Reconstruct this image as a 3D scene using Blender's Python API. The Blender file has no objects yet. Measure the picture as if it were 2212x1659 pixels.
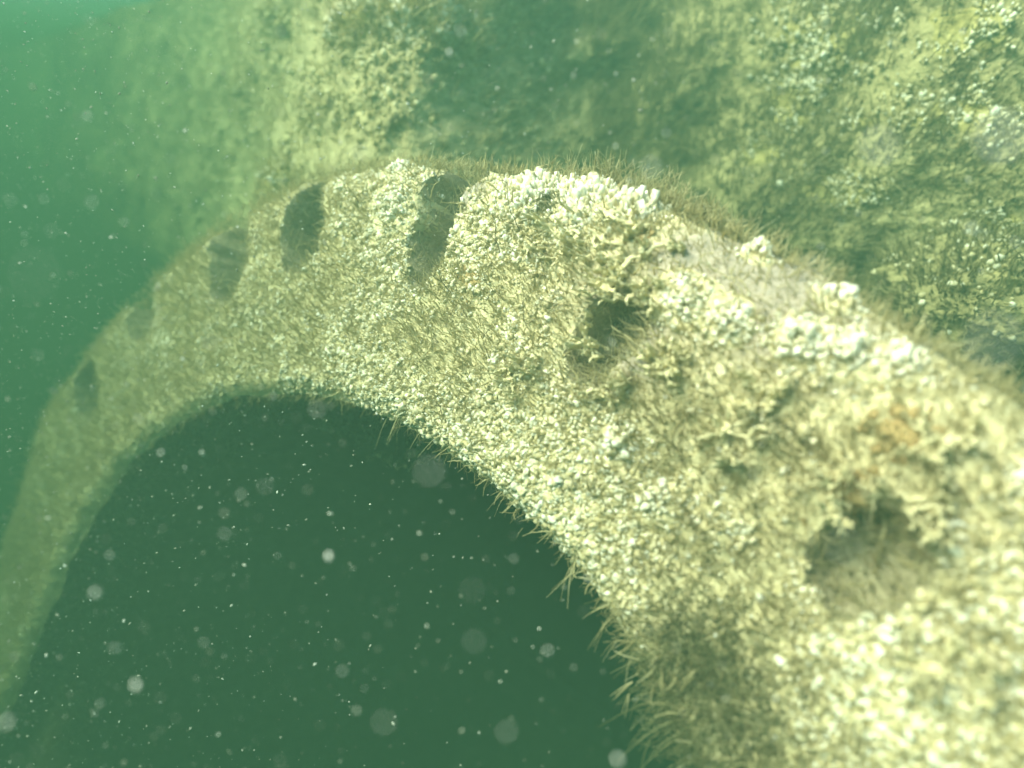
import bpy, bmesh, math, random
import numpy as np

random.seed(4)
rng = np.random.default_rng(11)
scene = bpy.context.scene
COL = scene.collection

# ------------------------------------------------------------------ camera, sky, sun, exposure
PITCH = math.radians(25.0)
CAM = np.array([0.0, 0.0, 2.6])
FPX, CX, CY = 1300.0, 1106.0, 829.5          # focal length and centre on a 2212 x 1659 print of the photograph
SUN = np.array([-0.60, -0.15, 0.79]); SUN /= np.linalg.norm(SUN)   # towards the sun

cam_d = bpy.data.cameras.new("camera")
cam = bpy.data.objects.new("camera", cam_d)
COL.objects.link(cam)
cam.location = CAM
cam.rotation_euler = (math.pi / 2 - PITCH, 0, 0)
cam_d.sensor_width = 36.0
cam_d.lens = 36.0 * FPX / 2212.0
cam_d.clip_start = 0.01
cam_d.clip_end = 200.0
cam_d.dof.use_dof = True
cam_d.dof.focus_distance = 0.80
cam_d.dof.aperture_fstop = 1.5
scene.camera = cam

world = bpy.data.worlds.new("World")
scene.world = world
world.use_nodes = True
wn = world.node_tree
sky = wn.nodes.new("ShaderNodeTexSky")
sky.sky_type = 'NISHITA'
sky.sun_disc = False
sky.sun_elevation = math.asin(SUN[2])
sky.sun_rotation = math.atan2(SUN[0], SUN[1])
bg = wn.nodes["Background"]
bg.inputs["Strength"].default_value = 0.15
wn.links.new(sky.outputs[0], bg.inputs[0])

sun_d = bpy.data.lights.new("sun", 'SUN')
sun_d.energy = 5.0
sun_d.angle = math.radians(35.0)                  # the rippled surface spreads the sun a little
sun_d.color = (1.0, 0.86, 0.79)
sun = bpy.data.objects.new("sun", sun_d)
COL.objects.link(sun)
from mathutils import Vector, Matrix
sun.rotation_euler = Vector(-SUN).to_track_quat('-Z', 'Y').to_euler()
sun.location = (-3, 0, 8)

scene.view_settings.view_transform = 'Standard'
scene.view_settings.look = 'None'
scene.view_settings.exposure = 2.18
scene.view_settings.gamma = 1.0
scene.cycles.use_denoising = True
scene.cycles.volume_bounces = 2
scene.cycles.max_bounces = 6
scene.cycles.diffuse_bounces = 3

# ------------------------------------------------------------------ numeric helpers
_s, _c = math.sin(PITCH), math.cos(PITCH)
R = np.array([[1, 0, 0], [0, _s, -_c], [0, _c, _s]], float)     # camera axes -> world


def norm(a):
    return a / np.maximum(np.linalg.norm(a, axis=-1, keepdims=True), 1e-9)


def ray(px, py):
    px = np.asarray(px, float); py = np.asarray(py, float)
    d = np.stack([(px - CX) / FPX, -(py - CY) / FPX, -np.ones_like(px)], -1)
    return d @ R.T


def project(P):
    q = (P - CAM) @ R
    return CX - q[..., 0] / q[..., 2] * FPX, CY + q[..., 1] / q[..., 2] * FPX


def _hash(ix, iy, iz, seed):
    h = (ix.astype(np.int64) * 374761393 + iy.astype(np.int64) * 668265263 + iz.astype(np.int64) * 2147483647 + seed * 1274126177) & 0xFFFFFFFF
    h = ((h ^ (h >> 13)) * 1274126177) & 0xFFFFFFFF
    h = ((h ^ (h >> 16)) * 2246822519) & 0xFFFFFFFF
    return ((h ^ (h >> 15)) & 0xFFFFFF) / float(0xFFFFFF)


def vnoise(P, freq, seed=0):
    """smooth value noise in -1..1 at points P (n,3)"""
    p = np.asarray(P, float) * freq + 100.0
    i = np.floor(p).astype(np.int64); f = p - i
    f = f * f * f * (f * (f * 6 - 15) + 10)
    out = 0
    for dx in (0, 1):
        wx = f[..., 0] if dx else 1 - f[..., 0]
        for dy in (0, 1):
            wy = f[..., 1] if dy else 1 - f[..., 1]
            for dz in (0, 1):
                wz = f[..., 2] if dz else 1 - f[..., 2]
                out = out + wx * wy * wz * _hash(i[..., 0] + dx, i[..., 1] + dy, i[..., 2] + dz, seed)
    return out * 2 - 1


def fbm(P, freq, octv=4, seed=0, gain=0.5):
    a, s, t = 1.0, 0, 0
    for k in range(octv):
        s = s + a * vnoise(P, freq * 2.03 ** k, seed + k); t += a; a *= gain
    return s / t


def sstep(a, b, x):
    t = np.clip((x - a) / (b - a), 0, 1)
    return t * t * (3 - 2 * t)


def mesh_np(name, V, F, mat=None, parent=None, smooth=True, base_mat=None, base_n=0):
    me = bpy.data.meshes.new(name)
    V = np.ascontiguousarray(V, np.float32); F = np.ascontiguousarray(F, np.int32)
    k = F.shape[1]
    me.vertices.add(len(V)); me.vertices.foreach_set("co", V.ravel())
    me.loops.add(F.size); me.loops.foreach_set("vertex_index", F.ravel())
    me.polygons.add(len(F))
    me.polygons.foreach_set("loop_start", np.arange(0, F.size, k, dtype=np.int32))
    me.polygons.foreach_set("loop_total", np.full(len(F), k, np.int32))
    me.polygons.foreach_set("use_smooth", np.full(len(F), smooth, bool))
    me.update(calc_edges=True); me.validate()
    if mat: me.materials.append(mat)
    if base_mat:
        me.materials.append(base_mat); mi = np.zeros(len(me.polygons), np.int32); mi[-base_n:] = 1
        me.polygons.foreach_set("material_index", mi)
    o = bpy.data.objects.new(name, me); COL.objects.link(o)
    if parent is not None: o.parent = parent
    return o


def tag(o, label=None, cat=None, group=None, kind=None):
    if label: o["label"] = label
    if cat: o["category"] = cat
    if group: o["group"] = group
    if kind: o["kind"] = kind
    return o


def grid_faces(nu, nv, wrap=False):
    iu = np.arange(nu if wrap else nu - 1); iv = np.arange(nv - 1)
    A, B = np.meshgrid(iu, iv, indexing='ij')
    A2 = (A + 1) % nu
    return np.stack([A * nv + B, A2 * nv + B, A2 * nv + B + 1, A * nv + B + 1], -1).reshape(-1, 4)


def ico(sub):
    bm = bmesh.new(); bmesh.ops.create_icosphere(bm, subdivisions=sub, radius=1.0)
    V = np.array([v.co[:] for v in bm.verts]); F = np.array([[v.index for v in f.verts] for f in bm.faces]); bm.free()
    return V, F


ICO1, ICO2, ICO3 = ico(1), ico(2), ico(3)


def frames(N, spin=None):
    """orthonormal frames (n,3,3), third column along N"""
    N = norm(N)
    a = np.where(np.abs(N[:, :1]) < 0.8, np.array([[1.0, 0, 0]]), np.array([[0, 1.0, 0]]))
    U = norm(np.cross(a, N)); W = np.cross(N, U)
    if spin is not None:
        c, s = np.cos(spin)[:, None], np.sin(spin)[:, None]
        U, W = U * c + W * s, W * c - U * s
    return np.stack([U, W, N], -1)


def lumps(P, N, S, base=ICO2, bump=0.22, variants=6, seed=0):
    """many lumpy pebbly bodies: positions P, axis N, semi-axes S (n,3) -> V, F"""
    Vb, Fb = base
    Vs, Fs, off = [], [], 0
    fr = frames(N, rng.uniform(0, 6.28, len(P)))
    which = rng.integers(0, variants, len(P))
    for v in range(variants):
        m = which == v
        if not m.any(): continue
        B = Vb * (1 + bump * vnoise(Vb + 7.3 * v, 1.6, seed + v))[:, None]
        L = B[None] * S[m][:, None, :]
        W = np.einsum('nij,nkj->nki', fr[m], L) + P[m][:, None, :]
        n = m.sum()
        Vs.append(W.reshape(-1, 3))
        Fs.append((Fb[None] + (np.arange(n) * len(Vb))[:, None, None] + off).reshape(-1, 3))
        off += n * len(Vb)
    return np.concatenate(Vs), np.concatenate(Fs)


def hairs(P, D, L, rad, bend, seg=4, sides=3):
    """curved tapering filaments from roots P along D (n,3), lengths L, radii rad, bend vectors (n,3) -> V, F"""
    n = len(P); t = np.linspace(0, 1, seg)
    D = norm(D)
    C = P[:, None] + D[:, None] * (L[:, None] * t)[..., None] + bend[:, None] * (t ** 2)[None, :, None]
    T = norm(np.gradient(C, axis=1))
    a = norm(np.cross(D, rng.normal(size=(n, 3))))[:, None]
    U = norm(np.cross(np.broadcast_to(a, T.shape), T)); W = np.cross(T, U)
    r = rad[:, None] * (1 - 0.75 * t)[None]
    ang = np.arange(sides) * 2 * math.pi / sides
    V = C[:, :, None] + r[..., None, None] * (np.cos(ang)[None, None, :, None] * U[:, :, None] + np.sin(ang)[None, None, :, None] * W[:, :, None])
    k = np.arange(seg - 1)[:, None] * sides; j = np.arange(sides)[None]; j2 = (j + 1) % sides
    Fb = np.stack([k + j, k + j2, k + sides + j2, k + sides + j], -1).reshape(-1, 4)
    F = (Fb[None] + (np.arange(n) * seg * sides)[:, None, None]).reshape(-1, 4)
    return V.reshape(-1, 3), F


def tube(path, rad, sides=6):
    path = np.asarray(path, float); n = len(path)
    T = norm(np.gradient(path, axis=0)); ref = norm(np.cross(T[0], [0.31, 0.52, 0.79]))
    U = norm(ref[None] - T * (T @ ref)[:, None]); W = np.cross(T, U)
    ang = np.arange(sides) * 2 * math.pi / sides
    V = path[:, None] + np.asarray(rad)[:, None, None] * (np.cos(ang)[None, :, None] * U[:, None] + np.sin(ang)[None, :, None] * W[:, None])
    F = grid_faces(n, sides)
    j = np.arange(n - 1) * sides
    close = np.stack([j + sides - 1, j + 2 * sides - 1, j + sides, j], -1)
    return V.reshape(-1, 3), np.concatenate([F, close])


def join(parts):
    Vs, Fs, o = [], [], 0
    for V, F in parts:
        Vs.append(V); Fs.append(F + o); o += len(V)
    return np.concatenate(Vs), np.concatenate(Fs)


# ------------------------------------------------------------------ materials
def mat_new(name, rough=0.85, spec=0.2):
    m = bpy.data.materials.new(name); m.use_nodes = True
    b = m.node_tree.nodes["Principled BSDF"]
    b.inputs["Roughness"].default_value = rough
    b.inputs["Specular IOR Level"].default_value = spec
    return m, m.node_tree, b


def mat_mottled(name, stops, scale=30.0, scale2=140.0, bump=0.4, bump_scale=260.0, bump_dist=0.004):
    m, nt, b = mat_new(name)
    tc = nt.nodes.new("ShaderNodeTexCoord")
    n1 = nt.nodes.new("ShaderNodeTexNoise"); n1.inputs["Scale"].default_value = scale; n1.inputs["Detail"].default_value = 6; n1.inputs["Roughness"].default_value = 0.65
    n2 = nt.nodes.new("ShaderNodeTexNoise"); n2.inputs["Scale"].default_value = scale2; n2.inputs["Detail"].default_value = 4
    mx = nt.nodes.new("ShaderNodeMath"); mx.operation = 'MULTIPLY_ADD'; mx.inputs[1].default_value = 0.5
    ad = nt.nodes.new("ShaderNodeMath"); ad.operation = 'MULTIPLY'; ad.inputs[1].default_value = 0.5
    rp = nt.nodes.new("ShaderNodeValToRGB")
    els = rp.color_ramp.elements
    while len(els) < len(stops): els.new(0.5)
    for e, (p, c) in zip(els, stops): e.position = p; e.color = (*c, 1)
    L = nt.links.new
    for nn in (n1, n2): L(tc.outputs["Object"], nn.inputs["Vector"])
    L(n2.outputs["Fac"], ad.inputs[0]); L(n1.outputs["Fac"], mx.inputs[0]); L(ad.outputs[0], mx.inputs[2])
    L(mx.outputs[0], rp.inputs[0]); L(rp.outputs[0], b.inputs["Base Color"])
    n3 = nt.nodes.new("ShaderNodeTexNoise"); n3.inputs["Scale"].default_value = bump_scale; n3.inputs["Detail"].default_value = 3
    bp = nt.nodes.new("ShaderNodeBump"); bp.inputs["Strength"].default_value = bump; bp.inputs["Distance"].default_value = bump_dist
    L(tc.outputs["Object"], n3.inputs["Vector"]); L(n3.outputs["Fac"], bp.inputs["Height"]); L(bp.outputs[0], b.inputs["Normal"])
    return m


def mat_island(name, stops, rough=0.8, trans=0.0, noise=0.0):
    """every separate body gets its own colour of the ramp"""
    m, nt, b = mat_new(name, rough)
    g = nt.nodes.new("ShaderNodeNewGeometry")
    rp = nt.nodes.new("ShaderNodeValToRGB")
    els = rp.color_ramp.elements
    while len(els) < len(stops): els.new(0.5)
    for e, (p, c) in zip(els, stops): e.position = p; e.color = (*c, 1)
    nt.links.new(g.outputs["Random Per Island"], rp.inputs[0])
    nt.links.new(rp.outputs[0], b.inputs["Base Color"])
    if noise:                                          # olive film and pits on each body
        tc = nt.nodes.new("ShaderNodeTexCoord"); nz = nt.nodes.new("ShaderNodeTexNoise"); nz.inputs["Scale"].default_value = noise; nz.inputs["Detail"].default_value = 3
        gr = nt.nodes.new("ShaderNodeValToRGB"); ge = gr.color_ramp.elements
        ge[0].position = 0.36; ge[0].color = (0.80, 0.76, 0.62, 1); ge[1].position = 0.58; ge[1].color = (1, 1, 1, 1)
        mu = nt.nodes.new("ShaderNodeMix"); mu.data_type = 'RGBA'; mu.blend_type = 'MULTIPLY'; mu.inputs[0].default_value = 1.0
        nt.links.new(tc.outputs["Object"], nz.inputs["Vector"]); nt.links.new(nz.outputs["Fac"], gr.inputs[0])
        nt.links.new(rp.outputs[0], mu.inputs[6]); nt.links.new(gr.outputs[0], mu.inputs[7]); nt.links.new(mu.outputs[2], b.inputs["Base Color"])
        bp = nt.nodes.new("ShaderNodeBump"); bp.inputs["Strength"].default_value = 0.6; bp.inputs["Distance"].default_value = 0.002
        nt.links.new(nz.outputs["Fac"], bp.inputs["Height"]); nt.links.new(bp.outputs[0], b.inputs["Normal"])
    if trans:                                          # thin live tissue lets light through
        t = nt.nodes.new("ShaderNodeBsdfTranslucent"); mx = nt.nodes.new("ShaderNodeMixShader"); mx.inputs[0].default_value = trans
        nt.links.new(rp.outputs[0], t.inputs["Color"])
        nt.links.new(b.outputs[0], mx.inputs[1]); nt.links.new(t.outputs[0], mx.inputs[2])
        nt.links.new(mx.outputs[0], nt.nodes["Material Output"].inputs["Surface"])
    return m


M_face = mat_mottled("silted_crust", [(0.28, (0.42, 0.35, 0.18)), (0.42, (0.57, 0.49, 0.27)), (0.56, (0.68, 0.60, 0.36)), (0.75, (0.80, 0.74, 0.50))], 26, 170, 0.6)
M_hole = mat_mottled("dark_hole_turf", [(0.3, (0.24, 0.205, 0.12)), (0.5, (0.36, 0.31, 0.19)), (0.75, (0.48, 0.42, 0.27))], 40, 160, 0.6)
M_bore = mat_mottled("bore_dark_shade", [(0.3, (0.07, 0.045, 0.026)), (0.7, (0.19, 0.13, 0.07))], 12, 60, 0.4)  # shade inside the bore is put into this dark wall colour
M_rim = mat_mottled("rim_grey_crust", [(0.3, (0.10, 0.09, 0.06)), (0.5, (0.23, 0.20, 0.13)), (0.7, (0.40, 0.36, 0.25))], 30, 150, 0.6)
M_white = mat_island("white_coralline", [(0.0, (0.56, 0.49, 0.29)), (0.4, (0.66, 0.58, 0.37)), (0.60, (0.74, 0.67, 0.46)), (0.75, (0.86, 0.82, 0.66)), (1.0, (0.90, 0.88, 0.76))], 0.6, 0.0, 170.0)
M_bright = mat_island("bright_white_coralline", [(0.0, (0.48, 0.42, 0.25)), (0.25, (0.68, 0.62, 0.44)), (0.5, (0.82, 0.78, 0.62)), (1.0, (0.90, 0.88, 0.77))], 0.5, 0.0, 150.0)
M_turf = mat_island("turf_filaments", [(0.0, (0.46, 0.39, 0.20)), (0.4, (0.60, 0.52, 0.28)), (0.8, (0.72, 0.64, 0.38)), (1.0, (0.82, 0.75, 0.50))], 0.8, 0.5)
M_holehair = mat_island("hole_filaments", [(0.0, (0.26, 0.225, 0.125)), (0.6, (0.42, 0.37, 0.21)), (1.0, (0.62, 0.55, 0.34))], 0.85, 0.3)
M_bush = mat_island("shaded_bush_filaments", [(0.0, (0.15, 0.15, 0.07)), (0.6, (0.30, 0.29, 0.14)), (1.0, (0.48, 0.45, 0.25))], 0.85, 0.45)  # olive darkened to carry the shade by the lower inner lip
M_tan = mat_island("tan_coralline", [(0.0, (0.34, 0.28, 0.12)), (0.6, (0.55, 0.47, 0.24)), (1.0, (0.78, 0.71, 0.46))], 0.7)
M_slope = mat_mottled("slope_turf", [(0.28, (0.18, 0.15, 0.07)), (0.45, (0.32, 0.27, 0.125)), (0.6, (0.44, 0.37, 0.175)), (0.78, (0.60, 0.51, 0.27))], 7, 45, 0.8, 120, 0.01)
M_slopehair = mat_island("slope_filaments", [(0.0, (0.18, 0.15, 0.07)), (0.5, (0.33, 0.28, 0.13)), (0.85, (0.46, 0.39, 0.19)), (1.0, (0.58, 0.50, 0.27))], 0.85, 0.4)
M_boulder = mat_mottled("boulder_crust", [(0.28, (0.14, 0.11, 0.04)), (0.45, (0.34, 0.28, 0.10)), (0.6, (0.52, 0.44, 0.18)), (0.78, (0.70, 0.60, 0.30))], 9, 60, 0.8, 120, 0.01)
M_twig = mat_mottled("brown_twig", [(0.3, (0.11, 0.08, 0.035)), (0.7, (0.24, 0.18, 0.08))], 60, 200, 0.2)
M_fil = mat_island("pale_filament", [(0.0, (0.40, 0.35, 0.18)), (0.6, (0.58, 0.51, 0.29)), (1.0, (0.76, 0.69, 0.44))], 0.8, 0.5)
M_lobe = mat_mottled("pale_lobed_weed", [(0.3, (0.54, 0.47, 0.26)), (0.5, (0.68, 0.60, 0.36)), (0.75, (0.80, 0.73, 0.48))], 45, 220, 0.4, 300, 0.002)
M_rust = mat_mottled("rust_crust", [(0.3, (0.24, 0.15, 0.06)), (0.55, (0.42, 0.30, 0.13)), (0.8, (0.55, 0.45, 0.23))], 60, 200, 0.6)
M_sand = mat_mottled("seabed_silt", [(0.3, (0.12, 0.11, 0.06)), (0.7, (0.30, 0.27, 0.16))], 1.5, 12, 0.4, 30, 0.03)
M_speck = mat_island("marine_snow", [(0.0, (0.22, 0.21, 0.16)), (0.6, (0.48, 0.46, 0.38)), (1.0, (0.85, 0.83, 0.75))], 0.6)

# ------------------------------------------------------------------ the pipe flange
Cc = np.array([-0.48922501, -1.00341712, -0.91629581]); nc = np.array([-0.57900466, 0.13596579, 0.80390727])
C0 = CAM + R @ Cc
NF = R @ nc
E1 = norm(np.cross(NF, R @ np.array([0, 1.0, 0]))); E2 = np.cross(NF, E1)

inn = np.array([(1480, 1640), (1400, 1500), (1330, 1380), (1200, 1190), (1070, 1070), (980, 1000), (800, 885), (660, 852), (550, 850), (420, 880), (300, 960), (212, 1060), (148, 1160), (88, 1300), (42, 1420), (0, 1520), (-45, 1620), (-90, 1720)], float)
out = np.array([(2212, 850), (2070, 775), (1870, 655), (1750, 585), (1600, 500), (1450, 430), (1300, 380), (1100, 362), (840, 335), (690, 356), (480, 460), (330, 580), (240, 670), (160, 790), (88, 870), (36, 1050), (-20, 1230), (-80, 1400)], float)


def plane_hit(px, py):
    d = ray(px, py)
    t = ((C0 - CAM) @ NF) / (d @ NF)
    return CAM + d * t[..., None]


def polar(P):
    q = P - C0
    return np.arctan2(q @ E2, q @ E1), np.sqrt((q @ E1) ** 2 + (q @ E2) ** 2)


TH_REF = polar(plane_hit(np.array([930.0]), np.array([500.0])))[0][0]


def rel(th):
    return (th - TH_REF + math.pi) % (2 * math.pi) - math.pi


def radius_fn(pts, r0):
    th, r = polar(plane_hit(pts[:, 0], pts[:, 1])); a = rel(th); o = np.argsort(a); a, r = a[o], r[o]
    aa = np.concatenate([[a[0] - 0.6], a, [a[-1] + 0.6]]); rr = np.concatenate([[r0], r, [r0]])
    fine = np.linspace(-math.pi, math.pi, 2001); v = np.interp(fine, aa, rr, left=r0, right=r0)
    k = np.hanning(61); k /= k.sum(); v = np.convolve(np.pad(v, 30, mode='edge'), k, 'valid')
    return lambda A: np.interp(A, fine, v)


r_in, r_out = radius_fn(inn, 1.0), radius_fn(out, 1.395)

# bolt holes: centre on the face, half width across, half length along the radius, open to the rim?, depth
HOLE_PX = [(1860, 1215, 0.040, 0.046, 0, 0.032), (1312, 722, 0.038, 0.056, 0, 0.050), (925, 500, 0.038, 0.080, 1, 0.065),
           (652, 486, 0.056, 0.085, 0, 0.075), (490, 550, 0.068, 0.100, 1, 0.075), (300, 645, 0.074, 0.095, 1, 0.085), (188, 838, 0.058, 0.085, 0, 0.085)]
HOLES = []
for (px, py, w, l, op, dep) in HOLE_PX:
    th, r = polar(plane_hit(np.array([px * 1.0]), np.array([py * 1.0])))
    HOLES.append((rel(th)[0], r[0], w, l, op, dep))


def hole_sd(A, Rr, k, P=None):
    """signed distance-like: below 0 inside hole k (metres, about)"""
    a0, r0, w, l, op, dep = HOLES[k]
    x = (A - a0) * r0; y = Rr - r0
    if op: y = np.minimum(y, 0)
    q = np.sqrt((x / w) ** 2 + (y / l) ** 2)
    return (q - 1) * min(w, l)


def flat_pt(A, Rr):
    th = A + TH_REF
    return C0 + Rr[..., None] * (np.cos(th)[..., None] * E1 + np.sin(th)[..., None] * E2)


def face_h(A, Rr, holes=True):
    P = flat_pt(A, Rr)
    ri, ro = r_in(A), r_out(A)
    h = 0.011 * fbm(P, 5, 4, 3) + 0.006 * fbm(P, 26, 3, 9) + 0.0028 * fbm(P, 90, 2, 15)
    e = np.clip((ri + 0.035 - Rr) / 0.035, 0, 1); h = h - 0.030 * e ** 2.2
    e = np.clip((Rr - (ro - 0.06)) / 0.06, 0, 1); h = h - 0.045 * e ** 2.0
    if holes:
        wob = 0.014 * fbm(P, 20, 4, 31)
        for k in range(len(HOLES)):
            sd = hole_sd(A, Rr, k) + wob
            h = h - HOLES[k][5] * sstep(0.004, -0.014, sd) * (1 + 0.25 * fbm(P, 30, 2, 40 + k))
    return h


def face_pt(A, Rr, lift=0.0):
    return flat_pt(A, Rr) + (face_h(A, Rr) + lift)[..., None] * NF


def on_face(px, py, lift=0.0):
    """point of the crusted face seen near a spot of the photograph"""
    th, r = polar(plane_hit(np.array([px * 1.0]), np.array([py * 1.0])))
    a = rel(th)
    return face_pt(a, r, lift)[0], a[0], r[0]


A_LO, A_HI = -1.25, 1.80
ring_a = np.concatenate([np.linspace(-math.pi, A_LO, 160, endpoint=False), np.linspace(A_LO, A_HI, 1150, endpoint=False), np.linspace(A_HI, math.pi, 160, endpoint=False)])
NR = 130
tt = np.linspace(0, 1, NR)
AA = np.repeat(ring_a[:, None], NR, 1)
edge_wob = 0.008 * fbm(flat_pt(ring_a, np.full_like(ring_a, 1.0)), 14, 3, 77)
edge_wob2 = (0.016 + 0.024 * sstep(0.0, 0.25, ring_a)) * fbm(flat_pt(ring_a, np.full_like(ring_a, 1.39)), 11, 4, 78)
lo = (r_in(ring_a) + edge_wob)[:, None]; hi = (r_out(ring_a) + edge_wob2)[:, None]
RR = lo + (hi - lo) * tt[None]
Pf = face_pt(AA.ravel(), RR.ravel())
Ff = grid_faces(len(ring_a), NR, wrap=True)
cenA = AA.ravel()[Ff]; cenA = np.where(np.ptp(cenA, axis=1) > 3, math.pi, cenA.mean(1)); cenR = RR.ravel()[Ff].mean(1)
cenP = flat_pt(cenA, cenR); wobc = 0.014 * fbm(cenP, 20, 4, 31)
owner = np.full(len(Ff), -1)
for k in range(len(HOLES)):
    owner[hole_sd(cenA, cenR, k) + wobc < 0.0035] = k


def sub(V, F):
    u, inv = np.unique(F.ravel(), return_inverse=True)
    return V[u], inv.reshape(F.shape)


flange = bpy.data.objects.new("pipe_flange", None); COL.objects.link(flange)
tag(flange, "huge crusted round pipe flange with bolt holes along its rim and a dark open bore", "pipe flange")
BARE = [(1500, 540, .05), (1580, 585, .055), (1660, 630, .055), (1740, 670, .045), (1820, 700, .03), (1395, 690, .04), (1380, 780, .03), (1290, 620, .03), (960, 395, .05), (1020, 400, .03)]


def bareness(P):
    b = 0
    for (x, y, q) in BARE:
        c = plane_hit(np.array([x * 1.0]), np.array([y * 1.0]))[0]
        b = b + np.exp(-((P - c) ** 2).sum(-1) / (q * q))
    return np.clip(b + 0.5 * fbm(P, 25, 3, 81) * (b > 0.05), 0, 1)


Vf, Ff2 = sub(Pf, Ff[owner < 0])
face = mesh_np("flange_face", Vf, Ff2, M_face, flange)
at_ = face.data.attributes.new("bare", 'FLOAT', 'POINT'); at_.data.foreach_set("value", bareness(Vf).astype(np.float32))
nt_ = M_face.node_tree; pb_ = nt_.nodes["Principled BSDF"]
src = pb_.inputs["Base Color"].links[0].from_socket
an = nt_.nodes.new("ShaderNodeAttribute"); an.attribute_name = "bare"
mxc = nt_.nodes.new("ShaderNodeMix"); mxc.data_type = 'RGBA'
grey = nt_.nodes.new("ShaderNodeMix"); grey.data_type = 'RGBA'; grey.blend_type = 'MULTIPLY'; grey.inputs[0].default_value = 1.0
nt_.links.new(src, grey.inputs[6]); grey.inputs[7].default_value = (0.62, 0.60, 0.78, 1)      # bare mauve-grey metal crust
nt_.links.new(an.outputs["Fac"], mxc.inputs[0]); nt_.links.new(src, mxc.inputs[6]); nt_.links.new(grey.outputs[2], mxc.inputs[7])
nt_.links.new(mxc.outputs[2], pb_.inputs["Base Color"])
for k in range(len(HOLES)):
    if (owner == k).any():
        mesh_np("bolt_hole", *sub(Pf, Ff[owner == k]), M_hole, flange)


def ring_strip(name, rad, depth, mat, seed, amp):
    """a wall swept round the ring: rad, depth = lists along the profile of arrays over ring_a"""
    V = []
    for j, (rr, dd) in enumerate(zip(rad, depth)):
        p = flat_pt(ring_a, rr) - NF * dd[:, None]
        q = (p - C0); q = norm(q - (q @ NF)[:, None] * NF)
        if j > 0: p = p + q * (amp * fbm(p, 11, 4, seed))[:, None]
        V.append(p)
    V = np.stack(V, 1)
    return mesh_np(name, V.reshape(-1, 3), grid_faces(len(ring_a), V.shape[1], wrap=True), mat, flange)


one = np.ones_like(ring_a)
h_out = -face_h(ring_a, hi[:, 0]); h_in = -face_h(ring_a, lo[:, 0])
prof_d = np.linspace(0, 0.17, 14)
ring_strip("flange_rim", [hi[:, 0]] + [hi[:, 0] + 0.004 for d in prof_d[1:]] + [one * 1.24, one * 1.10],
           [h_out] + [np.maximum(h_out + d, d) for d in prof_d[1:]] + [one * 0.19, one * 0.20], M_rim, 5, 0.012)
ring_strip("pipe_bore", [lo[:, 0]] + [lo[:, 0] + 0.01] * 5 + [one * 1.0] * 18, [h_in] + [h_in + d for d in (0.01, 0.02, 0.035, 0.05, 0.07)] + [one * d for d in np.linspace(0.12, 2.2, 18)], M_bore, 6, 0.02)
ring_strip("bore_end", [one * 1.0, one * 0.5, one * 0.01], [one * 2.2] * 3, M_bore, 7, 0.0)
ring_strip("pipe_barrel", [one * 1.10] * 12, [one * d for d in np.linspace(0.19, 2.2, 12)], M_rim, 8, 0.03)

# ------------------------------------------------------------------ growth on the flange
BOOST = [  # (x, y, radius m, amount) where the crust is whiter or barer
    (1120, 400, .055, 1.2), (1230, 400, .05, 1.2), (1330, 430, .045, 1.1), (1000, 460, .06, .8), (1060, 490, .06, .7), (1210, 470, .05, .7), (1480, 650, .045, .9), (1570, 700, .045, 1.1),
    (1720, 745, .045, 1.3), (1820, 760, .04, 1.3), (1930, 775, .035, 1.2), (2040, 790, .035, 1.0), (820, 450, .10, .7), (860, 560, .10, .7), (760, 400, .06, .4),
    (750, 800, .12, .8), (880, 860, .11, .9), (1000, 950, .10, .9), (1120, 1050, .09, .9), (1250, 1180, .08, .9), (1330, 1300, .07, .8), (1400, 1400, .06, .4), (1180, 1000, .08, .5), (1330, 950, .06, .5), (1500, 1250, .09, .6),
    (1750, 1420, .10, .8), (1850, 1500, .1, .8), (2000, 1550, .1, .9), (2050, 1350, .09, .7), (2150, 1000, .06, .6), (2150, 1200, .07, .7), (1700, 1600, .08, .7), (1650, 900, .05, .2),
    (1600, 590, .07, -1.6), (1680, 640, .07, -1.8), (1520, 540, .05, -1.4), (1780, 690, .05, -1.2), (1390, 700, .045, -1.2), (1370, 600, .05, -.7), (1300, 560, .06, -.8), (1390, 540, .05, -.9),
    (1000, 800, .09, -.7), (930, 720, .09, -.6), (1900, 900, .07, -.8), (1980, 870, .06, -.8), (1850, 1080, .06, -.7), (1600, 1420, .09, -.9), (1560, 1520, .09, -1.1), (1500, 1450, .08, -.9), (1600, 1600, .07, -.8),
    (1850, 1200, .06, -1.0), (950, 390, .06, -1.6), (1180, 440, .018, -1.5), (640, 640, .12, -.2), (1290, 820, .05, .5), (1560, 960, .05, -.5), (1450, 830, .04, -.4)]
BP = [(on_face(x, y)[0], rad, am) for (x, y, rad, am) in BOOST]


def whiteness(P):
    w = 0.62 * fbm(P, 6.5, 4, 21) + 0.85 * fbm(P, 42, 3, 25) - 0.17
    for (c, rad, am) in BP:
        w = w + 0.55 * am * np.exp(-((P - c) ** 2).sum(-1) / (rad * rad))
    return w


def scatter(n, lo_m=0.0, hi_m=0.0):
    a = rng.uniform(A_LO, A_HI, n); u = rng.uniform(0, 1, n)
    r = (r_in(a) + lo_m) + (r_out(a) - r_in(a) - lo_m - hi_m) * u
    return a, r


def hole_min(a, r, P):
    w = 0.014 * fbm(P, 20, 4, 31)
    return np.min([hole_sd(a, r, k) + w for k in range(len(HOLES))], axis=0)


def face_normal(a, r):
    e = 0.004
    P0 = face_pt(a, r); P1 = face_pt(a + e, r); P2 = face_pt(a, r + e)
    N = norm(np.cross(P1 - P0, P2 - P0)); s = np.sign(N @ NF)[:, None]
    return P0, N * s


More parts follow.
